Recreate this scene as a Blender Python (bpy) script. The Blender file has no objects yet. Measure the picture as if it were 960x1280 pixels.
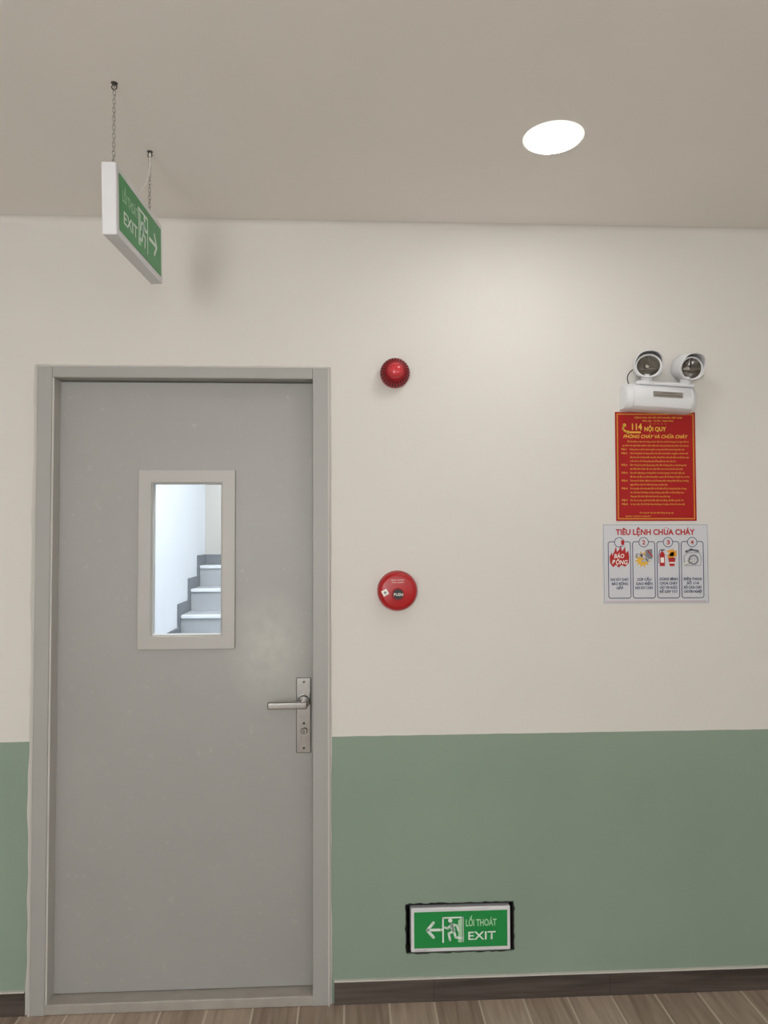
import bpy, bmesh, math, random
from mathutils import Vector, Matrix
random.seed(4)
sc=bpy.context.scene
COL=bpy.context.collection
H=1.556; D=2.42
try:
    sc.view_settings.view_transform='Standard'; sc.view_settings.look='None'
except Exception: pass
sc.view_settings.exposure=0.03

# ------------------------------------------------------------ materials
def srgb(r,g,b):
    f=lambda c:(c/12.92 if c<=.04045 else ((c+.055)/1.055)**2.4)
    return (f(r/255),f(g/255),f(b/255),1)
def mat(name,col,rough=.5,metal=0,var=.04,scale=8,bump=0,emit=0,spec=.5,bscale=None):
    m=bpy.data.materials.new(name); m.use_nodes=True
    nt=m.node_tree; n=nt.nodes; l=nt.links; b=n['Principled BSDF']
    b.inputs['Roughness'].default_value=rough; b.inputs['Metallic'].default_value=metal
    b.inputs['Specular IOR Level'].default_value=spec
    tc=n.new('ShaderNodeTexCoord'); no=n.new('ShaderNodeTexNoise'); no.inputs['Scale'].default_value=scale; no.inputs['Detail'].default_value=5
    l.new(tc.outputs['Object'],no.inputs['Vector'])
    mx=n.new('ShaderNodeMix'); mx.data_type='RGBA'
    c=Vector(col[:3]); mx.inputs[6].default_value=(*(c*(1-var)),1); mx.inputs[7].default_value=(*[min(1,k) for k in c*(1+var)],1)
    l.new(no.outputs['Fac'],mx.inputs[0]); l.new(mx.outputs[2],b.inputs['Base Color'])
    if bump:
        n2=n.new('ShaderNodeTexNoise'); n2.inputs['Scale'].default_value=bscale or scale*10; n2.inputs['Detail'].default_value=4
        l.new(tc.outputs['Object'],n2.inputs['Vector'])
        bp=n.new('ShaderNodeBump'); bp.inputs['Strength'].default_value=bump; bp.inputs['Distance'].default_value=.01
        l.new(n2.outputs['Fac'],bp.inputs['Height']); l.new(bp.outputs[0],b.inputs['Normal'])
    if emit:
        b.inputs['Emission Color'].default_value=col; b.inputs['Emission Strength'].default_value=emit
    return m
def emis(name,col,s):
    m=bpy.data.materials.new(name); m.use_nodes=True; n=m.node_tree.nodes
    n.remove(n['Principled BSDF']); e=n.new('ShaderNodeEmission'); e.inputs[0].default_value=col; e.inputs[1].default_value=s
    m.node_tree.links.new(e.outputs[0],n['Material Output'].inputs[0]); return m

M_ceil=mat('ceiling_paint',srgb(241,237,232),.9,var=.02,scale=1.5,bump=.05,bscale=120,spec=.2)
M_white=mat('white_wall_paint',srgb(228,231,236),.7,var=.02,scale=2)
M_sback=mat('stair_back_wall_paint',srgb(190,187,181),.7,var=.02,scale=2)
M_frame=mat('door_frame_paint',srgb(168,167,163),.45,var=.03,scale=4)
M_reveal=mat('frame_edge_paint',srgb(194,192,187),.45,var=.03,scale=6)
M_caulk=mat('white_caulk',srgb(210,207,200),.7,var=.06,scale=40,bump=.3)
M_sill=mat('threshold_metal',srgb(165,160,152),.5,var=.15,scale=20,bump=.1)
M_trimw=mat('window_trim_paint',srgb(180,178,173),.4,var=.03)
M_steel=mat('brushed_steel',srgb(160,157,153),.3,1,var=.14,scale=60)
M_steeld=mat('dark_steel',srgb(90,88,85),.4,.8)
M_red=mat('red_plastic',srgb(178,22,30),.3,var=.05)
M_redd=mat('dark_red_plastic',srgb(156,26,36),.4,var=.08)
M_lens=mat('siren_lens',srgb(204,56,64),.12,var=.1,scale=60)
M_slot=mat('slot_black',srgb(50,8,12),.7)
M_black=mat('black_plastic',srgb(22,22,22),.35)
M_wp=mat('white_plastic',srgb(226,227,230),.35,var=.02)
M_rim=mat('downlight_rim_glow',srgb(235,235,232),.4,var=.01,emit=.8)  # emission puts the diffuser's glow into the rim, itself no lamp
M_lbl=mat('grey_label',srgb(140,134,126),.5)
M_green=mat('exit_green',srgb(28,142,70),.3,var=.04,emit=.03)
M_pale=mat('exit_pale_print',srgb(172,215,178),.4,var=.02,emit=.04)
M_ww=mat('exit_white_print',srgb(225,238,228),.4,var=.02,emit=.05)
M_reflector=mat('reflector_chrome',srgb(175,173,170),.2,1,var=.15,scale=30)
M_lampglass=mat('bulb_glass',srgb(230,225,210),.1)
M_pred=mat('poster_red',srgb(168,18,20),.5,var=.04,scale=3,spec=.3)
M_yel=mat('print_yellow',srgb(232,182,60),.5)
M_paper=mat('poster_paper',srgb(210,212,218),.45,var=.015)
M_blue=mat('print_blue',srgb(30,48,96),.5)
M_pr=mat('print_red',srgb(184,26,26),.5)
M_pw=mat('print_white',srgb(240,238,230),.5)
M_py=mat('print_orange',srgb(236,164,38),.5)
M_pg=mat('print_grey',srgb(130,132,140),.5)
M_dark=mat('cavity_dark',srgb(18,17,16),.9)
M_chain=mat('chain_steel',srgb(175,172,166),.35,.8,var=.1)
M_cable=mat('white_cable',srgb(225,222,215),.5)
M_step=mat('stair_tile',srgb(168,171,175),.5,var=.05,scale=6)
M_skirt=mat('stair_skirting',srgb(112,116,122),.5,var=.15,scale=20)
M_lamp=emis('downlight_diffuser',(1,.99,.975,1),62)
M_lampb=emis('downlight_diffuser_room',(1,.99,.975,1),38)
M_slamp=emis('stair_lamp_diffuser',(.95,.975,1,1),21)
M_fillwin=emis('fill_window_glow',(.99,.99,1,1),10)  # glow of the added fill opening in the back wall
M_fillglobe=emis('fill_globe_glow',(1,.99,.985,1),52)  # glow of the added fill globes behind the camera

# wall: beige over green, boundary by height
def wallmat():
    m=bpy.data.materials.new('two_tone_wall_paint'); m.use_nodes=True
    nt=m.node_tree; n=nt.nodes; l=nt.links; b=n['Principled BSDF']
    b.inputs['Roughness'].default_value=.8; b.inputs['Specular IOR Level'].default_value=.25
    tc=n.new('ShaderNodeTexCoord'); sp=n.new('ShaderNodeSeparateXYZ'); l.new(tc.outputs['Object'],sp.inputs[0])
    nw=n.new('ShaderNodeTexNoise'); nw.inputs['Scale'].default_value=9; l.new(tc.outputs['Object'],nw.inputs['Vector'])
    ma=n.new('ShaderNodeMath'); ma.operation='MULTIPLY_ADD'; ma.inputs[1].default_value=.004; l.new(nw.outputs['Fac'],ma.inputs[0]); l.new(sp.outputs['Z'],ma.inputs[2])
    gt=n.new('ShaderNodeMath'); gt.operation='GREATER_THAN'; gt.inputs[1].default_value=.882; l.new(ma.outputs[0],gt.inputs[0])
    no=n.new('ShaderNodeTexNoise'); no.inputs['Scale'].default_value=2.2; no.inputs['Detail'].default_value=6; l.new(tc.outputs['Object'],no.inputs['Vector'])
    g=n.new('ShaderNodeMix'); g.data_type='RGBA'; g.inputs[6].default_value=srgb(134,152,138); g.inputs[7].default_value=srgb(150,167,152); l.new(no.outputs['Fac'],g.inputs[0])
    w=n.new('ShaderNodeMix'); w.data_type='RGBA'; w.inputs[6].default_value=srgb(220,217,211); w.inputs[7].default_value=srgb(224,221,215); l.new(no.outputs['Fac'],w.inputs[0])
    mx=n.new('ShaderNodeMix'); mx.data_type='RGBA'; l.new(gt.outputs[0],mx.inputs[0]); l.new(g.outputs[2],mx.inputs[6]); l.new(w.outputs[2],mx.inputs[7])
    l.new(mx.outputs[2],b.inputs['Base Color'])
    n2=n.new('ShaderNodeTexNoise'); n2.inputs['Scale'].default_value=90; l.new(tc.outputs['Object'],n2.inputs['Vector'])
    bp=n.new('ShaderNodeBump'); bp.inputs['Strength'].default_value=.06; bp.inputs['Distance'].default_value=.01
    l.new(n2.outputs['Fac'],bp.inputs['Height']); l.new(bp.outputs[0],b.inputs['Normal'])
    return m
M_wall=wallmat()
def woodmat(name,c1,c2,grout,rot,bw,bh,mort,offs=(0,0,0)):
    m=bpy.data.materials.new(name); m.use_nodes=True
    nt=m.node_tree; n=nt.nodes; l=nt.links; b=n['Principled BSDF']; b.inputs['Roughness'].default_value=.38
    tc=n.new('ShaderNodeTexCoord'); mp=n.new('ShaderNodeMapping'); mp.inputs['Rotation'].default_value=rot; mp.inputs['Location'].default_value=offs
    l.new(tc.outputs['Object'],mp.inputs[0])
    br=n.new('ShaderNodeTexBrick'); br.inputs['Scale'].default_value=1; br.inputs['Brick Width'].default_value=bw; br.inputs['Row Height'].default_value=bh
    br.inputs['Mortar Size'].default_value=mort; br.inputs['Mortar Smooth'].default_value=.1; br.offset=.37; br.inputs['Bias'].default_value=0
    br.inputs['Color1'].default_value=(0,0,0,1); br.inputs['Color2'].default_value=(1,1,1,1); br.inputs['Mortar'].default_value=(.5,.5,.5,1)
    l.new(mp.outputs[0],br.inputs['Vector'])
    ms=n.new('ShaderNodeMapping'); ms.inputs['Scale'].default_value=(3,45,45); l.new(mp.outputs[0],ms.inputs[0])
    no=n.new('ShaderNodeTexNoise'); no.inputs['Scale'].default_value=1; no.inputs['Detail'].default_value=7; no.inputs['Distortion'].default_value=.6; l.new(ms.outputs[0],no.inputs['Vector'])
    ad=n.new('ShaderNodeMath'); ad.operation='MULTIPLY_ADD'; ad.inputs[1].default_value=.35; l.new(br.outputs['Color'],ad.inputs[0]); l.new(no.outputs['Fac'],ad.inputs[2])
    rp=n.new('ShaderNodeValToRGB'); rp.color_ramp.elements[0].position=.35; rp.color_ramp.elements[0].color=c1; rp.color_ramp.elements[1].position=.95; rp.color_ramp.elements[1].color=c2
    l.new(ad.outputs[0],rp.inputs[0])
    mx=n.new('ShaderNodeMix'); mx.data_type='RGBA'; l.new(br.outputs['Fac'],mx.inputs[0]); l.new(rp.outputs[0],mx.inputs[6]); mx.inputs[7].default_value=grout
    l.new(mx.outputs[2],b.inputs['Base Color'])
    return m
M_floor=woodmat('wood_look_floor_tile',srgb(126,108,94),srgb(184,166,149),srgb(200,188,172),(0,0,math.radians(90)),.6,.15,.0035,(.07,.17,0))
M_base=woodmat('wood_look_skirting_tile',srgb(62,55,51),srgb(108,98,91),srgb(50,45,42),(math.radians(90),0,0),.6,.3,.001,(.1,.1,.05))
# door leaf paint with dust smudge
def doormat():
    m=mat('door_leaf_paint',srgb(163,162,158),.42,var=.05,scale=4)
    nt=m.node_tree; n=nt.nodes; l=nt.links; b=n['Principled BSDF']
    src=b.inputs['Base Color'].links[0].from_socket
    tc=n.new('ShaderNodeTexCoord'); mp=n.new('ShaderNodeMapping'); mp.vector_type='POINT'
    mp.inputs['Scale'].default_value=(6,0.0,4.5); mp.inputs['Location'].default_value=(.27*6,0,-1.17*4.5)
    l.new(tc.outputs['Object'],mp.inputs[0])
    gr=n.new('ShaderNodeTexGradient'); gr.gradient_type='SPHERICAL'; l.new(mp.outputs[0],gr.inputs[0])
    no=n.new('ShaderNodeTexNoise'); no.inputs['Scale'].default_value=22; no.inputs['Detail'].default_value=8; l.new(tc.outputs['Object'],no.inputs['Vector'])
    mu=n.new('ShaderNodeMath'); mu.operation='MULTIPLY'; l.new(gr.outputs['Fac'],mu.inputs[0]); l.new(no.outputs['Fac'],mu.inputs[1])
    mx=n.new('ShaderNodeMix'); mx.data_type='RGBA'; l.new(mu.outputs[0],mx.inputs[0]); l.new(src,mx.inputs[6]); mx.inputs[7].default_value=srgb(202,204,194)
    # faint scattered dust specks and scuffs
    n3=n.new('ShaderNodeTexNoise'); n3.inputs['Scale'].default_value=38; n3.inputs['Detail'].default_value=9; n3.inputs['Roughness'].default_value=.7; l.new(tc.outputs['Object'],n3.inputs['Vector'])
    r3=n.new('ShaderNodeValToRGB'); r3.color_ramp.elements[0].position=.60; r3.color_ramp.elements[0].color=(0,0,0,1); r3.color_ramp.elements[1].position=.72; r3.color_ramp.elements[1].color=(.4,.4,.4,1)
    l.new(n3.outputs['Fac'],r3.inputs[0])
    m3=n.new('ShaderNodeMix'); m3.data_type='RGBA'; l.new(r3.outputs[0],m3.inputs[0]); l.new(mx.outputs[2],m3.inputs[6]); m3.inputs[7].default_value=srgb(194,193,186)
    l.new(m3.outputs[2],b.inputs['Base Color']); return m
M_door=doormat()
def glassmat():
    m=bpy.data.materials.new('window_glass'); m.use_nodes=True; n=m.node_tree.nodes; l=m.node_tree.links
    n.remove(n['Principled BSDF'])
    t=n.new('ShaderNodeBsdfTransparent'); t.inputs[0].default_value=(.96,.98,.98,1); g=n.new('ShaderNodeBsdfGlossy'); g.inputs['Roughness'].default_value=.25
    mx=n.new('ShaderNodeMixShader'); mx.inputs[0].default_value=.006
    l.new(t.outputs[0],mx.inputs[1]); l.new(g.outputs[0],mx.inputs[2]); l.new(mx.outputs[0],n['Material Output'].inputs[0]); return m
M_glass=glassmat()

# ------------------------------------------------------------ geometry helpers
def obj(name,verts,faces,m,parent=None,smooth=False,loc=(0,0,0),rot=(0,0,0)):
    me=bpy.data.meshes.new(name); me.from_pydata([tuple(v) for v in verts],[],faces); me.update()
    if m: me.materials.append(m)
    if smooth:
        for p in me.polygons: p.use_smooth=True
    o=bpy.data.objects.new(name,me); COL.objects.link(o)
    o.parent=parent; o.location=loc; o.rotation_euler=rot
    return o
BF=[(0,1,3,2),(4,6,7,5),(0,4,5,1),(2,3,7,6),(0,2,6,4),(1,5,7,3)]
def boxes(name,bl,m,parent=None,bevel=0,seg=2,loc=(0,0,0),rot=(0,0,0)):
    V=[];Fc=[]
    for x0,x1,y0,y1,z0,z1 in bl:
        k=len(V)
        V+=[(x,y,z) for x in (x0,x1) for y in (y0,y1) for z in (z0,z1)]
        Fc+=[tuple(k+i for i in f) for f in BF]
    o=obj(name,V,Fc,m,parent,loc=loc,rot=rot)
    fixn(o)
    if bevel:
        b=o.modifiers.new('b','BEVEL'); b.width=bevel; b.segments=seg; b.limit_method='ANGLE'
        if seg>2:
            for p in o.data.polygons: p.use_smooth=True
            w=o.modifiers.new('w','WEIGHTED_NORMAL'); w.keep_sharp=False
    return o
def fixn(o):
    bm=bmesh.new(); bm.from_mesh(o.data); bmesh.ops.recalc_face_normals(bm,faces=bm.faces); bm.to_mesh(o.data); bm.free()
def empty(name,loc=(0,0,0),rot=(0,0,0),parent=None):
    o=bpy.data.objects.new(name,None); COL.objects.link(o); o.location=loc; o.rotation_euler=rot; o.parent=parent; o.empty_display_size=.05; return o
def lathe(name,prof,m,parent,seg=56,loc=(0,0,0),rot=(0,0,0),sx=1,sz=1,cap=True):
    V=[];Fc=[]
    for r,y in prof:
        for i in range(seg):
            a=2*math.pi*i/seg; V.append((r*math.cos(a)*sx,y,r*math.sin(a)*sz))
    for j in range(len(prof)-1):
        for i in range(seg):
            a=j*seg+i; b=j*seg+(i+1)%seg; Fc.append((a,b,b+seg,a+seg))
    if cap and prof[0][0]>1e-6: Fc.append(tuple(range(seg)))
    if cap and prof[-1][0]>1e-6: Fc.append(tuple((len(prof)-1)*seg+i for i in range(seg)))
    o=obj(name,V,Fc,m,parent,True,loc,rot)
    bm=bmesh.new(); bm.from_mesh(o.data); bmesh.ops.remove_doubles(bm,verts=bm.verts,dist=1e-6); bmesh.ops.recalc_face_normals(bm,faces=bm.faces)
    for e in bm.edges:
        if len(e.link_faces)==2 and e.calc_face_angle(0)>math.radians(38): e.smooth=False
    bm.to_mesh(o.data); bm.free()
    return o
def poly(name,pts,y,m,parent):
    """flat printed shapes in the local XZ plane; pts = one or a list of outlines"""
    if not isinstance(pts[0][0],(tuple,list)): pts=[pts]
    V=[];Fc=[]
    for pl in pts:
        k=len(V); V+=[(p[0],y,p[1]) for p in pl]; Fc.append(tuple(range(k,k+len(pl))))
    return obj(name,V,Fc,m,parent)
def circ(cx,cz,r,n=28,rz=None): 
    rz=rz or r
    return [(cx+r*math.cos(2*math.pi*i/n),cz+rz*math.sin(2*math.pi*i/n)) for i in range(n)]
def ringq(cx,cz,r0,r1,n=32):
    out=[]
    for i in range(n):
        a=2*math.pi*i/n; b=2*math.pi*(i+1)/n
        out.append([(cx+r0*math.cos(a),cz+r0*math.sin(a)),(cx+r1*math.cos(a),cz+r1*math.sin(a)),(cx+r1*math.cos(b),cz+r1*math.sin(b)),(cx+r0*math.cos(b),cz+r0*math.sin(b))])
    return out
def stroke(pts,w):
    out=[]
    for (x0,z0),(x1,z1) in zip(pts,pts[1:]):
        L=math.hypot(x1-x0,z1-z0) or 1; nx,nz=-(z1-z0)/L*w/2,(x1-x0)/L*w/2
        out.append([(x0+nx,z0+nz),(x1+nx,z1+nz),(x1-nx,z1-nz),(x0-nx,z0-nz)])
    for p in pts: out.append(circ(p[0],p[1],w/2,14))
    return out
def frame2(x0,z0,x1,z1,w):
    return [[(x0,z0),(x1,z0),(x1,z0+w),(x0,z0+w)],[(x0,z1-w),(x1,z1-w),(x1,z1),(x0,z1)],[(x0,z0),(x0+w,z0),(x0+w,z1),(x0,z1)],[(x1-w,z0),(x1,z0),(x1,z1),(x1-w,z1)]]
def text(s,x0,x1,z,h,y,m,parent,bold=0,shear=0,name='lettering'):
    """text with cap height h, baseline z, stretched to span x0..x1"""
    t=bpy.data.curves.new(name,'FONT'); t.body=s; t.size=1; t.offset=bold; t.shear=shear; t.align_x='LEFT'; t.materials.append(m); t.resolution_u=3
    o=bpy.data.objects.new(name,t); COL.objects.link(o)
    bpy.context.view_layer.update()
    w=o.dimensions.x or 1
    o.parent=parent; o.location=(x0,y,z); o.rotation_euler=(math.pi/2,0,0)
    o.scale=((x1-x0)/w,h/.72,1)
    return o
def P(x,z,Y): # point seen at wall (x,z orig) moved to plane Y
    k=(D+Y)/D; return x*k, H+(z-.024-H)*k

# ------------------------------------------------------------ room shell
XL,XR,YB,CZ=-3.0,3.4,-4.6,2.636
DX0,DX1,DZ=-1.045,-.067,2.131
RX0,RX1,RZ0,RZ1=.188,.552,.157,.317
T=.14
xs=[XL,DX0+.01,DX1-.01,RX0,RX1,XR]; zs=[0,RZ0,RZ1,DZ-.01,CZ+.9]
bl=[]
def solid(i,j):
    cx=(xs[i]+xs[i+1])/2; cz=(zs[j]+zs[j+1])/2
    if DX0<cx<DX1 and cz<DZ: return False
    if RX0<cx<RX1 and RZ0<cz<RZ1: return False
    return True
V=[];Fc=[];vid={}
def gv(x,y,z):
    k=(round(x,5),round(y,5),round(z,5))
    if k not in vid: vid[k]=len(V); V.append(k)
    return vid[k]
for i in range(len(xs)-1):
    for j in range(len(zs)-1):
        if not solid(i,j): continue
        a,b,c,d=xs[i],xs[i+1],zs[j],zs[j+1]
        Fc.append((gv(a,0,c),gv(b,0,c),gv(b,0,d),gv(a,0,d))); Fc.append((gv(a,T,c),gv(a,T,d),gv(b,T,d),gv(b,T,c)))
        for (ii,jj,q) in ((i-1,j,((a,0,c),(a,0,d),(a,T,d),(a,T,c))),(i+1,j,((b,0,c),(b,T,c),(b,T,d),(b,0,d))),(i,j-1,((a,0,c),(a,T,c),(b,T,c),(b,0,c))),(i,j+1,((a,0,d),(b,0,d),(b,T,d),(a,T,d)))):
            out=ii<0 or jj<0 or ii>=len(xs)-1 or jj>=len(zs)-1
            if out or not solid(ii,jj): Fc.append(tuple(gv(*p) for p in q))
w=obj('wall_front',V,Fc,M_wall); fixn(w)
boxes('wall_left',[(XL-.1,XL,YB,T,0,CZ+.9)],M_wall)
boxes('wall_right',[(XR,XR+.1,YB,T,0,CZ+.9)],M_wall)
boxes('wall_back',[(XL-.1,XR+.1,YB-.1,YB,0,CZ+.9)],M_wall)
boxes('floor',[(XL-.1,XR+.1,YB-.1,3.2,-.1,0)],M_floor)
boxes('ceiling',[(XL-.1,XR+.1,YB-.1,0,CZ,CZ+.1)],M_ceil)
# tiny plaster fillet easing the wall into the ceiling, in the wall's own paint
V=[];Fc=[];R_=.022;ns=8
for i in range(ns+1):
    a=math.pi/2*i/ns
    yy=-R_+R_*math.cos(a); zz=CZ-R_+R_*math.sin(a)
    V+=[(XL,yy-.0004,zz-.0004),(XR,yy-.0004,zz-.0004)]
    if i: k=2*i; Fc.append((k-2,k-1,k+1,k))
obj('trim_2',V,Fc,M_wall,None,True)
boxes('baseboard_front',[(DX1+.014,XR,-.009,0,0,.074),(XL,DX0-.014,-.009,0,0,.074)],M_base,bevel=.001)
boxes('trim_1',[(DX1+.014,XR,-.0095,.0,.074,.0785),(XL,DX0-.014,-.0095,.0,.074,.0785)],M_caulk)

# ------------------------------------------------------------ door
door=empty('door_1')
FY=-.012; LY=.043
fi0,fi1,fzt=-.992,-.124,2.090       # inner edges of frame face
boxes('frame',[(DX0,fi0,FY,T,0,DZ),(fi1,DX1,FY,T,0,DZ),(fi0,fi1,FY,T,fzt,DZ)],M_frame,door,bevel=.003,seg=2)
boxes('frame_edge',[(DX0-.0005,DX0+.006,FY-.0025,FY+.004,0,DZ),(DX1-.006,DX1+.0005,FY-.0025,FY+.004,0,DZ),(DX0,DX1,FY-.0025,FY+.004,DZ-.006,DZ)],M_reveal,door,bevel=.001)
boxes('frame_reveal',[(fi0-.001,fi0+.006,FY+.004,LY+.01,.03,fzt),],M_reveal,door)
boxes('stop',[(fi0,fi0+.02,LY+.045,T,.03,fzt),(fi1-.02,fi1,LY+.045,T,.03,fzt),(fi0,fi1,LY+.045,T,fzt-.02,fzt)],M_frame,door)
boxes('threshold',[(fi0-.01,fi1+.01,FY+.002,T,0,.034)],M_sill,door,bevel=.004)
# caulk: ragged strips around the frame
def ragged(name,x0,z0,x1,z1,side,amp,base):
    V=[];Fc=[];n=140; ph=[random.random()*9 for _ in range(4)]
    for i in range(n+1):
        t=i/n; w=base+amp*(.5+.22*math.sin(t*17+ph[0])+.16*math.sin(t*41+ph[1])+.12*math.sin(t*97+ph[2]))
        x=x0+(x1-x0)*t; z=z0+(z1-z0)*t
        ox,oz=side[0]*w,side[1]*w
        V+=[(x,-.004,z),(x+ox,-.0008,z+oz)]
        if i: k=2*i; Fc.append((k-2,k,k+1,k-1))
    return obj(name,V,Fc,M_caulk,door)
ragged('caulk_left',DX0+.002,0,DX0+.002,DZ,(-1,0),.009,.009)
ragged('caulk_right',DX1-.002,0,DX1-.002,DZ,(1,0),.004,.006)
ragged('caulk_head',DX0-.006,DZ-.002,DX1+.004,DZ-.002,(0,1),.004,.004)
def LP(x,z): return P(x,z,LY)
lx0,lx1,lz0,lz1=fi0+.004,fi1-.003,.037,fzt-.004
gx0,gz1=LP(-.663,1.765); gx1,gz0=LP(-.426,1.245)
tx0,tz1=P(-.709,1.805,LY-.012); tx1,tz0=P(-.386,1.202,LY-.012)
boxes('leaf',[(lx0,gx0,LY,LY+.044,lz0,lz1),(gx1,lx1,LY,LY+.044,lz0,lz1),(gx0,gx1,LY,LY+.044,lz0,gz0),(gx0,gx1,LY,LY+.044,gz1,lz1)],M_door,door)
def trimring(name,a0,a1,c0,c1,y0,y1,w,m):
    V=[];Fc=[]
    for y in (y0,y1):
        V+=[(a0,y,c0),(a1,y,c0),(a1,y,c1),(a0,y,c1),(a0+w,y,c0+w),(a1-w,y,c0+w),(a1-w,y,c1-w),(a0+w,y,c1-w)]
    for i in range(4):
        j=(i+1)%4
        Fc+=[(i,j,j+4,i+4),(8+i,8+i+4,8+j+4,8+j),(i,8+i,8+j,j),(4+i,4+j,12+j,12+i)]
    o=obj(name,V,Fc,m,door); fixn(o); b=o.modifiers.new('b','BEVEL'); b.width=.0018; b.segments=2; b.limit_method='ANGLE'; return o
trimring('window_trim',tx0,tx1,tz0,tz1,LY-.012,LY,.044,M_trimw)
trimring('window_bead',tx0+.0435,tx1-.0435,tz0+.0435,tz1-.0435,LY-.006,LY+.03,.005,M_trimw)
boxes('window_pane',[(gx0-.004,gx1+.004,LY+.02,LY+.024,gz0-.004,gz1+.004)],M_glass,door)
# handle set
hx,hz=P(-.151,.978,LY-.006)
hx-=.003
boxes('escutcheon',[(hx-.026,hx+.024,LY-.008,LY,hz-.128,hz+.126)],M_steel,door,bevel=.003,seg=3)
lzv=P(-.15,.995+.024*0,LY-.05)[1]+.017
lathe('lever_rosette',[(0,LY-.022),(.018,LY-.022),(.021,LY-.018),(.021,LY-.008),(.0,LY-.008)],M_steel,door,loc=(hx,0,lzv+.003))
lathe('lever_neck',[(0,LY-.060),(.010,LY-.060),(.010,LY-.01),(0,LY-.01)],M_steel,door,loc=(hx,0,lzv))
lev=boxes('lever',[(hx-.118,hx+.014,LY-.066,LY-.052,lzv-.012,lzv+.011)],M_steel,door,bevel=.0045,seg=4)
boxes('latch_box',[(hx+.004,hx+.022,LY-.016,LY-.006,lzv-.004,lzv+.03)],M_steel,door,bevel=.002)
lathe('key_cylinder',[(0,LY-.018),(.009,LY-.018),(.011,LY-.015),(.011,LY-.006),(0,LY-.006)],M_steel,door,loc=(hx+.001,0,hz-.052))
boxes('key_slot',[(hx-.0005,hx+.0025,LY-.0186,LY-.0175,hz-.058,hz-.046)],M_black,door)
for i,dz in enumerate((.112,.052,-.028,-.112)):
    lathe('screw_%d'%i,[(0,LY-.0098),(.003,LY-.0098),(.0042,LY-.008),(0,LY-.008)],M_steeld,door,seg=16,loc=(hx,0,hz+dz))

# ------------------------------------------------------------ stairwell seen through the door window
SX0,SX1,SY1,SZ=-1.085,.75,2.98,3.5
boxes('wall_stair_left',[(SX0-.1,SX0,T,SY1+.1,0,SZ)],M_white)
boxes('wall_stair_right',[(SX1,SX1+.1,T,SY1+.1,0,SZ)],M_white)
boxes('wall_stair_back',[(SX0,SX1,SY1,SY1+.1,0,SZ)],M_sback)
boxes('ceiling_stair',[(SX0-.1,SX1+.1,T-.14,SY1+.1,SZ,SZ+.1)],M_white)
stairs=empty('staircase')
tops=[];y=2.75;z=1.345
while z>.05:
    tops.append((y,z)); y-=.285; z-=.146
bl=[];nos=[];sk=[]
XA,XB_=SX0+.013,SX1-.013
for i,(y,z) in enumerate(tops):
    y2=SY1-.013 if i==0 else tops[i-1][0]
    bl.append((XA,XB_,y,y2,.001,z))
    nos.append((XA,XB_,y-.012,y+.02,z-.02,z+.002))
    sk.append((SX0,SX0+.012,y-.05,y2-.05+(.05 if i==0 else 0),z-.15,z+.075))
sk.append((SX0,SX1,SY1-.012,SY1,1.30,1.42))
boxes('steps',bl,M_step,stairs)
boxes('nosing',nos,M_white,stairs,bevel=.003)
boxes('baseboard_stair',sk,M_skirt)
boxes('stair_ceiling_lamp',[(-.6,.3,.3,1.4,SZ-.04,SZ)],M_slamp)

# ------------------------------------------------------------ downlights
def downlight(x,y,m,r=.073,name='ceiling_downlight'):
    e=empty(name,(x,y,CZ))
    lathe('rim',[(r,-.003),(r+.002,-.005),(r+.007,-.003),(r+.009,0),(r,0)],M_rim,e,cap=False).rotation_euler=(math.pi/2,0,0)
    # local y -> world z
    o=lathe('diffuser',[(0,-.0045),(r,-.0045),(r,0),(0,0)],m,e); o.rotation_euler=(math.pi/2,0,0)
    return e
downlight(.556,-.55,M_lamp)
downlight(.556,-2.9,M_lampb); downlight(-1.9,-2.9,M_lampb); downlight(2.5,-1.6,M_lampb)
# unseen fill light added as a glazed back-wall opening, aligned to the sign's shadow
wx0,wx1,wz0,wz1=-1.6,-.6,.6,2.3
win=empty('added_fill_window',((wx0+wx1)/2,YB,(wz0+wz1)/2))
ww,wh=(wx1-wx0)/2,(wz1-wz0)/2
boxes('fill_window_frame',[(-ww-.05,-ww,0,.04,-wh-.05,wh+.05),(ww,ww+.05,0,.04,-wh-.05,wh+.05),(-ww,ww,0,.04,wh,wh+.05),(-ww,ww,0,.04,-wh-.05,-wh),(-.015,.015,.012,.03,-wh,wh)],M_frame,win)
boxes('fill_pane',[(-ww,ww,0,.01,-wh,wh)],M_fillwin,win)
# unseen globes added as ceiling fill; the left one casts the sign's shadow
for (x,y,gz) in ((-1.0,-4.0,1.75),(.4,-4.1,1.75),(1.8,-3.7,1.75)):
    g=empty('added_fill_globe',(x,y,gz))
    lathe('globe',[(0,-.10)]+[(.10*math.sin(math.pi*i/14),-.10*math.cos(math.pi*i/14)) for i in range(1,14)]+[(0,.10)],M_fillglobe,g,seg=28)
    lathe('cord',[(0,.095),(.02,.095),(.02,.13),(.003,.14),(.003,CZ-gz-.02),(.04,CZ-gz-.015),(.04,CZ-gz),(0,CZ-gz)],M_wp,g,seg=20).rotation_euler=(math.pi/2,0,0)

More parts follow.
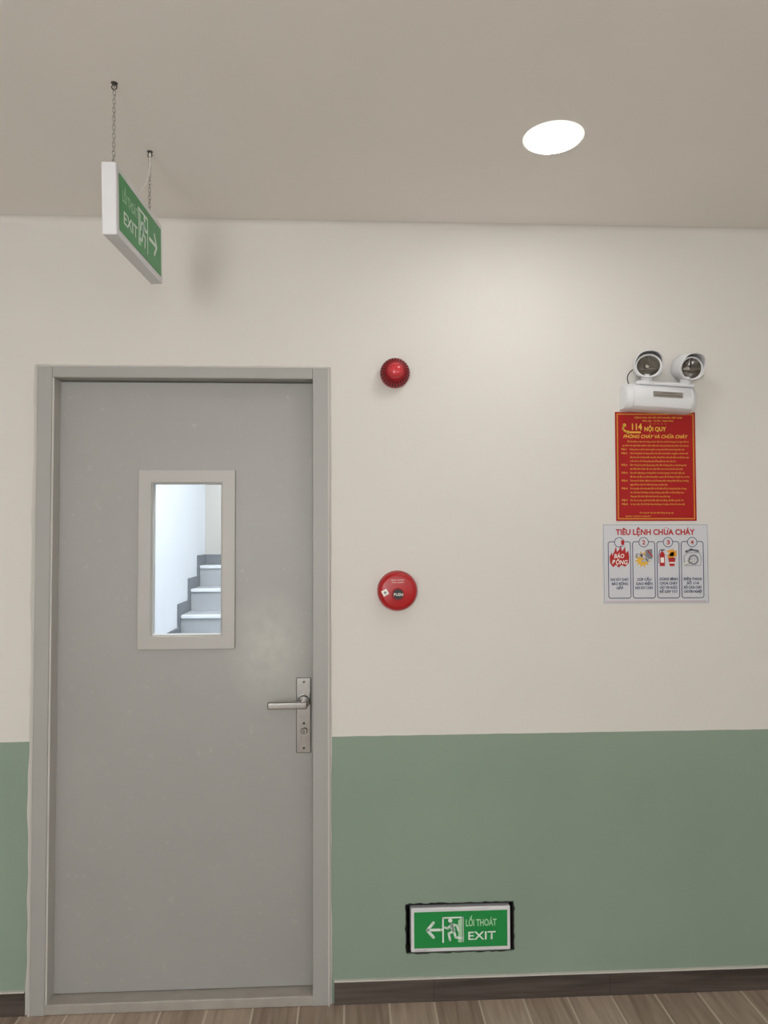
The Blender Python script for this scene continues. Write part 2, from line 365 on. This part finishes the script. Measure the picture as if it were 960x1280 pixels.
# ------------------------------------------------------------ exit signs
def exit_face(par,w,h,y,mirror):
    """printed face; w,h size of the green panel, centred at local origin"""
    def U(u): return -w/2+u*w
    def Z(v): return h/2-v*h
    poly('green_panel',[(-w/2,-h/2),(w/2,-h/2),(w/2,h/2),(-w/2,h/2)],y,M_green,par)
    if mirror: a0,a1,b0,b1,t0,t1=.13,.29,.30,.53,.55,.88
    else: a0,a1,b0,b1,t0,t1=.68,.88,.40,.64,.06,.385
    # arrow
    s=1 if not mirror else -1
    tip=a1 if s>0 else a0; tail=a0 if s>0 else a1
    hd=h*.20
    poly('arrow',stroke([(U(tail),0),(U(tip)-s*.004,0)],h*.075)+stroke([(U(tip)-s*hd,hd),(U(tip)-s*.003,0),(U(tip)-s*hd,-hd)],h*.08),y-.0006,M_ww,par)
    bx0,bx1,bz0,bz1=U(b0),U(b1),Z(.86),Z(.15)
    poly('door_outline',[q for q in frame2(bx0,bz0,bx1,bz1,h*.045)[1:]],y-.0004,M_ww,par)
    dx=(bx1-bx0)
    pn=[(.74,.0),(.97,.0),(.97,.98),(.74,.86)] if 1 else []
    if mirror: pts=[(bx0+p[0]*dx,bz0+p[1]*(bz1-bz0)) for p in pn]
    else: pts=[(bx0+(1-p[0])*dx,bz0+p[1]*(bz1-bz0)) for p in pn]
    poly('door_panel',pts,y-.0004,M_pale,par)
    def m(p):
        u=p[0] if not mirror else 1-p[0]
        return (bx0+(u)*dx,bz0+p[1]*(bz1-bz0))
    lw=h*.065
    man=[]
    for s_ in ([(.56,.70),(.46,.44)],[(.46,.44),(.70,.36),(.64,.10)],[(.46,.44),(.38,.20),(.10,.16)],[(.58,.70),(.74,.56),(.90,.60)],[(.54,.70),(.32,.66),(.24,.46)]):
        man+=stroke([m(p) for p in s_],lw)
    man+=stroke([m((.57,.68)),m((.49,.48))],lw*1.7)
    c=m((.63,.86)); man.append(circ(c[0],c[1],h*.06))
    poly('running_figure',man,y-.0008,M_ww,par)
    text('LỐI THOÁT',U(t0),U(t1),Z(.42),h*.19,y-.0005,M_pale,par,bold=.02)
    text('EXIT',U(t0)+.006,U(t1)-.005,Z(.80),h*.23,y-.0005,M_ww,par,bold=.012)

# recessed low sign
sx=(RX0+RX1)/2; sz=(RZ0+RZ1)/2
low=empty('exit_sign',(sx,0,sz))
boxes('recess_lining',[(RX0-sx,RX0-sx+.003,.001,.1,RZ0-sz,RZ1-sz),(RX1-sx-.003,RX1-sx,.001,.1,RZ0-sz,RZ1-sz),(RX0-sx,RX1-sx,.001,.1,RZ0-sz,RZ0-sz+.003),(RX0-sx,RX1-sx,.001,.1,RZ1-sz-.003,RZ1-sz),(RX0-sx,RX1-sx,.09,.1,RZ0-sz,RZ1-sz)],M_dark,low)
ix0,iz1=.2035-sx,.329-.024-sz; ix1,iz0=.5405-sx,.176-.024-sz+.008
boxes('housing',[(ix0,ix1,-.004,.09,iz0,iz1)],M_wp,low,bevel=.004,seg=3)
cen=empty('face',((ix0+ix1)/2,0,(iz0+iz1)/2+.001),parent=low)
exit_face(cen,(ix1-ix0)-.022,(iz1-iz0)-.026,-.0052,True)
text('EXIT LAMP',-.155,-.115,-(iz1-iz0)/2+.004,.004,-.0046,M_pg,cen,name='maker_print')
# ragged broken plaster rim round the opening
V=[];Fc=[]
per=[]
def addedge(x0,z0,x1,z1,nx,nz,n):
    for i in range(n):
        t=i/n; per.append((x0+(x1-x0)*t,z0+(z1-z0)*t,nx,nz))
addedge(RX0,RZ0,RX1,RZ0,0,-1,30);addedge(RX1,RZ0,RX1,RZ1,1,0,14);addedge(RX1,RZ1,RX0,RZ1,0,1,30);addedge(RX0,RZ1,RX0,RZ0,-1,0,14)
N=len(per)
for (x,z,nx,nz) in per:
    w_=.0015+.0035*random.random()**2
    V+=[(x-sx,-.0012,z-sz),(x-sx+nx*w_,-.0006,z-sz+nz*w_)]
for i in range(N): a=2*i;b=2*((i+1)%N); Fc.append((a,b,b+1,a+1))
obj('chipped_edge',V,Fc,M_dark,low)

# hanging sign
HXc=-.5575; yn,yf=-.765,-.36; zn,zf=2.428,2.455; hh=.168
ang=math.atan2(zf-zn,yf-yn); Ls=math.hypot(yf-yn,zf-zn)
hang=empty('exit_sign',(HXc,(yn+yf)/2,(zn+zf)/2-hh/2))
body=empty('body',(0,0,0),(ang,0,0),hang)
boxes('housing',[(-.0175,.0175,-Ls/2,Ls/2,-hh/2,hh/2)],M_wp,body,bevel=.004,seg=3)
fc=empty('face',(0,0,0),(0,0,math.pi/2),body)
exit_face(fc,Ls-.035,hh-.034,-.0182,False)
fb=empty('face_rear',(0,0,0),(0,0,-math.pi/2),body)
exit_face(fb,Ls-.035,hh-.034,-.0182,True)
def tor(c,R,r,stretch,rotz):
    V=[];Fc=[];A,B=14,6
    for i in range(A):
        a=2*math.pi*i/A
        for j in range(B):
            b=2*math.pi*j/B
            x=(R+r*math.cos(b))*math.cos(a); zz=(R+r*math.cos(b))*math.sin(a)+stretch*(1 if math.sin(a)>0 else -1)*(abs(math.sin(a))>.01); yy=r*math.sin(b)
            V.append((c[0]+x*math.cos(rotz)-yy*math.sin(rotz),c[1]+x*math.sin(rotz)+yy*math.cos(rotz),c[2]+zz))
    for i in range(A):
        for j in range(B):
            Fc.append((i*B+j,((i+1)%A)*B+j,((i+1)%A)*B+(j+1)%B,i*B+(j+1)%B))
    return V,Fc
def chain(name,y,z0,z1):
    V=[];Fc=[];n=int((z1-z0)/.0105)
    oy=y-hang.location.y; oz=hang.location.z
    for i in range(n):
        z=z0+(z1-z0)*(i+.5)/n-oz
        v,f=tor((0,oy,z),.0032,.0009,.003,math.pi/4+(math.pi/2)*(i%2)); k=len(V); V+=v; Fc+=[tuple(k+q for q in t) for t in f]
    obj(name,V,Fc,M_chain,hang,True)
for i,(y,zt) in enumerate(((-.735,zn+.003),(-.432,zf-.006))):
    oy=y-hang.location.y
    chain('chain_%d'%i,y,zt+.008,CZ-.008)
    boxes('bracket_%d'%i,[(-.002,.002,oy-.008,oy+.008,zt-hang.location.z-.006,zt-hang.location.z+.012)],M_steel,hang,bevel=.001)
    o=lathe('hook_plate_%d'%i,[(0,-.004),(.003,-.004),(.007,-.002),(.008,0),(0,0)],M_steeld,hang,seg=24,loc=(0,oy,CZ-hang.location.z)); o.rotation_euler=(math.pi/2,0,0)
    v,f=tor((0,oy,CZ-.010-hang.location.z),.006,.0014,0,0); obj('hook_%d'%i,v,f,M_steeld,hang,True)
def tube(name,pts,r,m,parent):
    c=bpy.data.curves.new(name,'CURVE'); c.dimensions='3D'; c.bevel_depth=r; c.bevel_resolution=3
    s=c.splines.new('NURBS'); s.points.add(len(pts)-1); s.order_u=3; s.use_endpoint_u=True
    for p,q in zip(s.points,pts): p.co=(*q,1)
    c.materials.append(m); o=bpy.data.objects.new(name,c); COL.objects.link(o); o.parent=parent; return o
hl=hang.location
tube('power_cable',[(a-hl.x,b-hl.y,c-hl.z) for a,b,c in ((HXc,-.432,CZ),(HXc+.004,-.440,2.60),(HXc+.006,-.47,2.53),(HXc,-.51,2.49),(HXc,-.53,2.46),(HXc,-.525,2.42))],.0022,M_cable,hang)

# ------------------------------------------------------------ siren strobe
px,pz=P(.159,2.143,-.03)
sir=empty('fire_alarm_siren',(px,0,pz))
lathe('back_plate',[(0,-.012),(.046,-.012),(.050,-.008),(.050,0),(0,0)],M_redd,sir)
lathe('sounder_ring',[(.028,-.040),(.036,-.043),(.043,-.038),(.0495,-.022),(.0505,-.014),(.0505,-.01),(.03,-.01)],M_redd,sir,cap=False)
fins=[];V=[];Fc=[]
for i in range(28):
    a=2*math.pi*i/28
    for r0,r1,y0,y1,w in ((.0345,.0425,-.0440,-.0395,.0035),(.0445,.0498,-.0370,-.0230,.0045)):
        k=len(V)
        for (r,y) in ((r0,y0),(r1,y1)):
            for s_ in (-1,1):
                for d_ in (0,.003):
                    V.append((r*math.cos(a)-s_*w/2*math.sin(a)+0*d_,y-.0005+d_,r*math.sin(a)+s_*w/2*math.cos(a)))
        Fc+=[(k,k+2,k+6,k+4),(k,k+1,k+3,k+2),(k+4,k+6,k+7,k+5),(k,k+4,k+5,k+1),(k+2,k+3,k+7,k+6)]
obj('slots',V,Fc,M_slot,sir)
lathe('lens',[(0,-.066),(.010,-.0655),(.019,-.062),(.025,-.056),(.028,-.048),(.0295,-.036),(.03,-.012)],M_lens,sir)
poly('lens_ribs',[q for r in (.012,.019,.0245) for q in ringq(0,0,r,r+.0009)],-.0668+.004*0,M_redd,sir).location=(0,.0045,0)

# ------------------------------------------------------------ manual call point
px,pz=P(.164,1.391,-.025)
cp=empty('fire_alarm_push_button',(px,0,pz))
lathe('base',[(0,-.014),(.066,-.014),(.068,-.011),(.068,0),(0,0)],M_redd,cp)
lathe('cover',[(0,-.036),(.050,-.036),(.058,-.034),(.0635,-.028),(.066,-.018),(.066,-.012),(0,-.012)],M_red,cp)
oz=-.010
lathe('button_ring',[(.0165,-.0375),(.019,-.0385),(.0215,-.0375),(.0215,-.034),(.0165,-.034)],M_redd,cp,loc=(0,0,oz),cap=False)
lathe('button',[(0,-.0385),(.0165,-.0385),(.0175,-.037),(.0175,-.034),(0,-.034)],M_black,cp,loc=(.001,0,oz))
text('PUSH',-.0145,.0165,oz-.005,.0095,-.0392,M_pw,cp,bold=.02)
text('BÁO CHÁY',-.022,.022,.036,.0045,-.0366,M_pw,cp); text('FIRE ALARM',-.02,.02,.028,.004,-.0366,M_pw,cp)
c_,s_=math.cos(.5),math.sin(.5)
poly('sticker',[(-.043+x*c_-z*s_,-.004+x*s_+z*c_) for x,z in ((-.010,-.010),(.010,-.010),(.010,.010),(-.010,.010))],-.0368,M_pw,cp)
poly('sticker_mark',circ(-.043,-.004,.004),-.0371,M_pg,cp)

# ------------------------------------------------------------ emergency twin light
FYE=-.075
bx,bz=P(1.090,2.060,FYE+.01)
em=empty('emergency_light',(bx+.006,0,bz+.003),(0,math.radians(3.0),0))
hw=.123
prof=[(0,-.046),(-.050,-.046),(-.068,-.036),(-.076,-.014),(-.074,.010),(-.064,.030),(-.046,.043),(-.02,.047),(0,.047)]
V=[];Fc=[];st=[(-hw,.80,-.0),(-hw+.006,.93,0),(-hw+.02,1,0),(-hw+.022,.965,0),(-hw+.025,1,0),(hw-.025,1,0),(hw-.022,.965,0),(hw-.02,1,0),(hw-.006,.93,0),(hw,.80,0)]
for (x,s_,_) in st:
    for (yy,zz) in prof: V.append((x,yy*s_,zz*(s_ if zz>0 else .5+.5*s_)))
n_=len(prof)
for j in range(len(st)-1):
    for i in range(n_):
        a=j*n_+i;b=j*n_+(i+1)%n_; Fc.append((a,b,b+n_,a+n_))
Fc.append(tuple(range(n_))); Fc.append(tuple((len(st)-1)*n_+i for i in range(n_)))
o=obj('housing',V,Fc,M_wp,em,True); fixn(o)
o.modifiers.new('e','EDGE_SPLIT').split_angle=math.radians(40)
# name plate on the front
pl=boxes('label',[(-.036,.066,-.0010,.001,-.0095,.0095)],M_lbl,em,loc=(0,-.0755,.006),rot=(math.radians(-8),0,0))
text('AT EMERGENCY',-.01,.04,.008,.004,-.0785,M_black,em); text('AUTOMATIC EMERGENCY LIGHT',-.03,.06,0,.0035,-.0785,M_black,em)
def head(x,yawd,i):
    h=empty('lamp_head_%d'%i,(x,-.045,.106),(math.radians(10),0,math.radians(yawd)),em)
    h.scale=(1.12,1.12,1.12)
    R=.040
    # rounded hood: superelliptic shell, visor longer at the top
    seg=48; rings=[(.60,.036),(.88,.024),(1.0,.004),(1.04,-.016),(1.06,-.030),(1.02,-.032),(.97,-.026)]
    V=[];Fc=[]
    for k,y in rings:
        for s_ in range(seg):
            a=2*math.pi*s_/seg; c,s2=math.cos(a),math.sin(a); e=2/2.5
            xx=math.copysign(abs(c)**e,c)*R; zz=math.copysign(abs(s2)**(e if s2<0 else .92),s2)*R*(.82 if s2<0 else 1.08)
            V.append((xx*k,y-(.016*max(0,s2) if y<-.02 else 0),zz*k))
    for j in range(len(rings)-1):
        for s_ in range(seg):
            a=j*seg+s_;b=j*seg+(s_+1)%seg; Fc.append((a,b,b+seg,a+seg))
    Fc.append(tuple(range(seg)))
    o=obj('shell',V,Fc,M_wp,h,True); fixn(o); o.modifiers.new('e','EDGE_SPLIT').split_angle=math.radians(40)
    lathe('reflector',[(.0,.012),(.006,.010),(.014,.004),(.025,-.008),(.0325,-.022),(.034,-.0275)],M_reflector,h,sz=.92,loc=(0,0,-.0005),cap=False)
    o=lathe('bezel',[(.0335,-.027),(.0345,-.029),(.038,-.0295),(.040,-.026),(.036,-.018)],M_wp,h,sz=.90,cap=False)
    lathe('bulb',[(0,-.018),(.004,-.016),(.006,-.010),(.005,0),(.004,.008)],M_lampglass,h,seg=20)
    boxes('bulb_bracket',[(-.0015,.0015,-.022,-.019,0,.029),(-.022,0,-.020,-.018,-.010,-.008),(0,.022,-.020,-.018,-.010,-.008)],M_steeld,h)
    lathe('pivot',[(.016,-.004),(.018,0),(.018,.02),(.014,.030)],M_wp,em,loc=(x,-.045,.046)).rotation_euler=(math.pi/2,0,0)
head(-.050,-12,1); head(.088,10,2)
boxes('head_rail',[(-.085,.115,-.062,-.028,.040,.054)],M_wp,em,bevel=.006,seg=4)
tube('lead',[(-.092,-.03,.096),(-.104,-.02,.085),(-.108,-.02,.060),(-.10,-.03,.035)],.0018,M_black,em)

# ------------------------------------------------------------ red rules poster
def poster(name,xa,za,xb,zb,m,rot=0):
    w=xb-xa; h=za-zb
    e=empty(name,((xa+xb)/2,-.001,(za+zb)/2-.024),(0,rot,0))
    boxes('sheet',[(-w/2,w/2,-.0008,.0008,-h/2,h/2)],m,e)
    return e,w,h
e,w,h=poster('fire_safety_rules_poster',.925,2.008,1.2105,1.628,M_pred,0.002)
q=-.0012
poly('border',frame2(-w/2+.006,-h/2+.006,w/2-.006,h/2-.006,.0014)+frame2(-w/2+.009,-h/2+.009,w/2-.009,h/2-.009,.0007),q,M_yel,e)
text('CỘNG HÒA XÃ HỘI CHỦ NGHĨA VIỆT NAM',-.075,.095,h/2-.022,.0055,q,M_yel,e,.01)
text('Độc Lập - Tự Do - Hạnh Phúc',-.045,.065,h/2-.033,.0055,q,M_yel,e,.01)
text('* * * * *',-.02,.04,h/2-.044,.004,q,M_yel,e)
text('114',-.088,-.052,h/2-.062,.022,q,M_yel,e,.03)
ph=stroke([(-.112,h/2-.048),(-.116,h/2-.060),(-.100,h/2-.072)],.006); poly('phone_icon',ph+[circ(-.110,h/2-.046,.006),circ(-.098,h/2-.071,.006)],q,M_yel,e)
poly('phone_base',[(-.094,h/2-.074),(-.052,h/2-.074),(-.052,h/2-.068),(-.094,h/2-.068)],q,M_yel,e)
text('NỘI QUY',-.040,.038,h/2-.066,.0145,q,M_yel,e,.035)
text('PHÒNG CHÁY VÀ CHỮA CHÁY',-.115,.115,h/2-.091,.0115,q,M_yel,e,.02,.25)
rows=["Để bảo đảm an toàn tính mạng, tài sản, trật tự an ninh nhà chung cư, cơ quan đơn vị.","quy định mọi người phải nghiêm chỉnh chấp hành nội quy phòng cháy chữa cháy như sau:",
"Phòng cháy và chữa cháy là nghĩa vụ của toàn thể cán bộ công nhân viên",
"Cấm không được sử dụng củi lửa đun nấu và hút thuốc trong kho, nơi sản xuất","cấm câu mắc sử dụng điện tùy tiện, hết giờ làm việc phải kiểm tra tắt đèn quạt","trước khi ra về, không dùng dây đồng giấy bạc thay cầu chì.",
"Vật tư hàng hóa phải xếp gọn gàng, bảo đảm khoảng cách an toàn phòng cháy","tạo điều kiện thuận tiện cho việc kiểm tra và cứu chữa khi cần thiết",
"Khi xuất nhập hàng, xe không được nổ máy trong kho, nơi chứa nhiều vật","dễ cháy, khi đậu xe phải hướng đầu ra ngoài để dễ dàng di chuyển lúc có cháy",
"Trên các lối đi lại, nhất là ở các lối thoát hiểm, không được để các chướng","ngại vật làm cản trở việc thoát nạn và chữa cháy",
"Phương tiện chữa cháy phải để nơi dễ thấy dễ lấy, không được lấy sử dụng","vào việc khác khi không có cháy, thường xuyên kiểm tra bảo dưỡng theo",
"đúng quy định, bảo đảm luôn luôn sẵn sàng chữa cháy",
"Khi xảy ra cháy, người phát hiện phải báo động, cắt điện, gọi số 114",
"Ai thực hiện tốt sẽ được khen thưởng, ai vi phạm sẽ bị xử lý theo luật"]
z0=h/2-.106; st_=(h-.106-.042)/(len(rows))
for i,r in enumerate(rows):
    head_=i in (2,3,6,8,10,12,15,16)
    x0=-.092 if i>1 else -.118; 
    if i==0: x0=-.10
    fr=min(1,len(r)/76)
    text(r,x0,x0+(.118-x0)*fr,z0-i*st_,.0058,q,M_yel,e,.0,name='rules_line')
    if head_: text('Điều %d:'%(1+(2,3,6,8,10,12,15,16).index(i)),-.122,-.101,z0-i*st_,.0058,q,M_yel,e,.02,name='rules_head')
text('Mọi công dân hãy thực hiện đúng nội quy này',-.06,.06,-h/2+.026,.0055,q,M_yel,e)
text('BAN HÀNH NGÀY',-.11,-.02,-h/2+.014,.0045,q,M_yel,e)

# ------------------------------------------------------------ white fire instruction poster
e,w,h=poster('fire_instruction_poster',.8755,1.618,1.250,1.341,M_paper,0.001)
poly('edge_line',frame2(-w/2+.003,-h/2+.003,w/2-.003,h/2-.003,.0012),q,M_pg,e)
poly('edge_line_red',[(-w/2+.01,-h/2+.008),(w/2-.01,-h/2+.008),(w/2-.01,-h/2+.0092),(-w/2+.01,-h/2+.0092)],q,M_pr,e)
text('TIÊU LỆNH CHỮA CHÁY',-.140,.140,h/2-.038,.0195,q,M_pr,e,.035)
cw=(w-.03)/4
def rrect(x0,z0,x1,z1,r,wd):
    pts=[]
    for cx,cz,a0 in ((x1-r,z1-r,0),(x0+r,z1-r,90),(x0+r,z0+r,180),(x1-r,z0+r,270)):
        for k in range(7):
            a=math.radians(a0+k*15); pts.append((cx+r*math.cos(a),cz+r*math.sin(a)))
    return stroke(pts+[pts[0]],wd)
lab=[["KHI XẢY CHÁY","BÁO ĐỘNG","GẤP"],["CÚP CẦU","DAO ĐIỆN","NƠI XẢY CHÁY"],["DÙNG BÌNH","CHỮA CHÁY","CÁT VÀ NƯỚC","ĐỂ DẬP TẮT"],["ĐIỆN THOẠI","SỐ 114","ĐỘI CHỮA CHÁY","CHUYÊN NGHIỆP"]]
def flame(cx,cz,s,pts=None):
    base=[(-1,-.6),(-1.05,.1),(-.8,.6),(-.75,.2),(-.5,.75),(-.35,1.25),(-.25,.6),(0,.9),(.1,1.4),(.3,.7),(.5,1.0),(.6,1.3),(.7,.5),(.95,.8),(1.05,.1),(1,-.6),(.6,-1),(.2,-.8),(-.1,-1.1),(-.4,-.8),(-.7,-1.05)]
    return [(cx+x*s,cz+z*s*.95) for x,z in base]
for i in range(4):
    x0=-w/2+.015+cw*i+.004; x1=x0+cw-.008; cx=(x0+x1)/2
    zt=h/2-.062; zb=-h/2+.020
    poly('column_frame',rrect(x0,zb,x1,zt,.008,.0026),q,M_blue,e)
    poly('number_disc',circ(cx,zt-.002,.017),q-.0003,M_paper,e); poly('number_ring',ringq(cx,zt-.002,.0155,.0178),q-.0006,M_blue,e)
    text(str(i+1),cx-.0055,cx+.0055,zt-.0095,.015,q-.0008,M_pr,e,.03)
    for j,s in enumerate(lab[i]):
        wd=min(.032,.0033*len(s)+.002); text(s,cx-wd,cx+wd,zb+.060-j*.0145-(.0 if len(lab[i])<4 else -.001),.0088,q-.0004,M_blue,e,.035)
    pz_=zt-.055
    if i==0:
        bm_=bmesh.new(); vs=[bm_.verts.new((p[0],q-.0004,p[1])) for p in flame(cx,pz_,.033)]; f=bm_.faces.new(vs); bmesh.ops.triangulate(bm_,faces=[f]); me=bpy.data.meshes.new('flame'); bm_.to_mesh(me); bm_.free(); me.materials.append(M_pr)
        fo=bpy.data.objects.new('flame',me); COL.objects.link(fo); fo.parent=e
        text('BÁO',cx-.020,cx+.016,pz_-.001,.014,q-.0008,M_pw,e,.02,.2); text('ĐỘNG',cx-.028,cx+.028,pz_-.023,.015,q-.0008,M_pw,e,.02,.2)
    if i==1:
        pts=[]
        for k in range(24):
            a=2*math.pi*k/24; r=.030 if k%2 else .018; pts.append((cx-.004+r*math.cos(a),pz_-.006+r*math.sin(a)))
        poly('spark',[[(cx-.004,pz_-.006),pts[k],pts[(k+1)%24]] for k in range(24)],q-.0004,M_yel,e)
        poly('switch_box',[(cx+.006,pz_-.008),(cx+.030,pz_-.004),(cx+.030,pz_+.03),(cx+.006,pz_+.026)],q-.0006,M_pg,e)
        poly('switch_lever',stroke([(cx+.014,pz_+.024),(cx+.030,pz_+.004)],.004),q-.0008,M_pr,e)
        poly('hand',stroke([(cx-.028,pz_+.006),(cx-.008,pz_+.008),(cx+.010,pz_-.004)],.010)+stroke([(cx-.006,pz_-.012),(cx+.014,pz_-.010)],.007),q-.0008,M_paper,e)
        poly('hand_lines',stroke([(cx-.028,pz_+.012),(cx-.006,pz_+.014),(cx+.012,pz_+.002)],.0014)+stroke([(cx-.028,pz_-.000),(cx-.006,pz_-.004),(cx+.012,pz_-.014)],.0014),q-.001,M_pg,e)
    if i==2:
        poly('extinguisher',[(cx-.030,pz_-.030),(cx-.012,pz_-.030),(cx-.012,pz_+.012),(cx-.021,pz_+.024),(cx-.030,pz_+.012)],q-.0005,M_pr,e)
        poly('nozzle',stroke([(cx-.026,pz_+.026),(cx-.014,pz_+.026)],.004)+stroke([(cx-.03,pz_+.024),(cx-.034,pz_),(cx-.033,pz_-.02)],.0022),q-.0008,M_blue,e)
        poly('extinguisher_label',[(cx-.027,pz_-.018),(cx-.015,pz_-.018),(cx-.015,pz_),(cx-.027,pz_)],q-.0008,M_pw,e)
        poly('water_splash',[[(cx-.008,pz_+.006),(cx+.030,pz_+.002),(cx+.030,pz_+.026)],[(cx-.006,pz_+.022),(cx+.022,pz_+.004),(cx+.020,pz_+.030)],[(cx-.004,pz_-.002),(cx+.022,pz_-.004),(cx+.012,pz_+.02)]],q-.0004,M_py,e)
        poly('bucket',[(cx+.000,pz_-.004),(cx+.026,pz_-.004),(cx+.021,pz_-.030),(cx+.005,pz_-.030)],q-.0007,M_pr,e)
        poly('bucket_rim',[circ(cx+.013,pz_-.004,.013,20,.004)],q-.0009,M_redd,e)
        poly('bucket_band',[(cx+.003,pz_-.016),(cx+.024,pz_-.016),(cx+.023,pz_-.021),(cx+.004,pz_-.021)],q-.0009,M_pw,e)
    if i==3:
        poly('dial',ringq(cx+.004,pz_-.008,.012,.018)+ringq(cx+.004,pz_-.008,.004,.0055),q-.0005,M_pg,e)
        poly('telephone',stroke([(cx-.028,pz_-.026),(cx-.030,pz_+.004),(cx-.016,pz_+.016),(cx+.024,pz_+.016),(cx+.031,pz_+.0),(cx+.029,pz_-.028),(cx-.028,pz_-.028)],.0018),q-.0005,M_pg,e)
        poly('handset',stroke([(cx-.022,pz_+.020),(cx-.004,pz_+.027),(cx+.020,pz_+.022)],.008),q-.0007,M_pg,e)
        poly('finger',stroke([(cx-.030,pz_-.022),(cx-.012,pz_-.014),(cx+.000,pz_-.010)],.007),q-.0008,M_pw,e)
        poly('finger_line',stroke([(cx-.030,pz_-.018),(cx-.012,pz_-.010),(cx+.000,pz_-.006)],.0013)+stroke([(cx-.026,pz_-.028),(cx-.010,pz_-.019),(cx+.002,pz_-.014)],.0013),q-.001,M_pg,e)

# ------------------------------------------------------------ world + camera
wd=bpy.data.worlds.new('world'); sc.world=wd; wd.use_nodes=True
wd.node_tree.nodes['Background'].inputs[0].default_value=(.8,.8,.8,1); wd.node_tree.nodes['Background'].inputs[1].default_value=.15
cd=bpy.data.cameras.new('camera'); cam=bpy.data.objects.new('camera',cd); COL.objects.link(cam)
cd.sensor_fit='VERTICAL'; cd.sensor_height=36; cd.lens=887/1280*36; cd.clip_start=.02
ya,pi_,ro=math.radians(2.80),math.radians(1.91),math.radians(-.20)
fwd=Vector((math.sin(ya)*math.cos(pi_),math.cos(ya)*math.cos(pi_),math.sin(pi_)))
rt=Vector((math.cos(ya),-math.sin(ya),0)); up=rt.cross(fwd)
r2=rt*math.cos(ro)+up*math.sin(ro); u2=-rt*math.sin(ro)+up*math.cos(ro)
M=Matrix((( r2.x,u2.x,-fwd.x,0),(r2.y,u2.y,-fwd.y,-D),(r2.z,u2.z,-fwd.z,H),(0,0,0,1)))
cam.matrix_world=M
sc.camera=cam
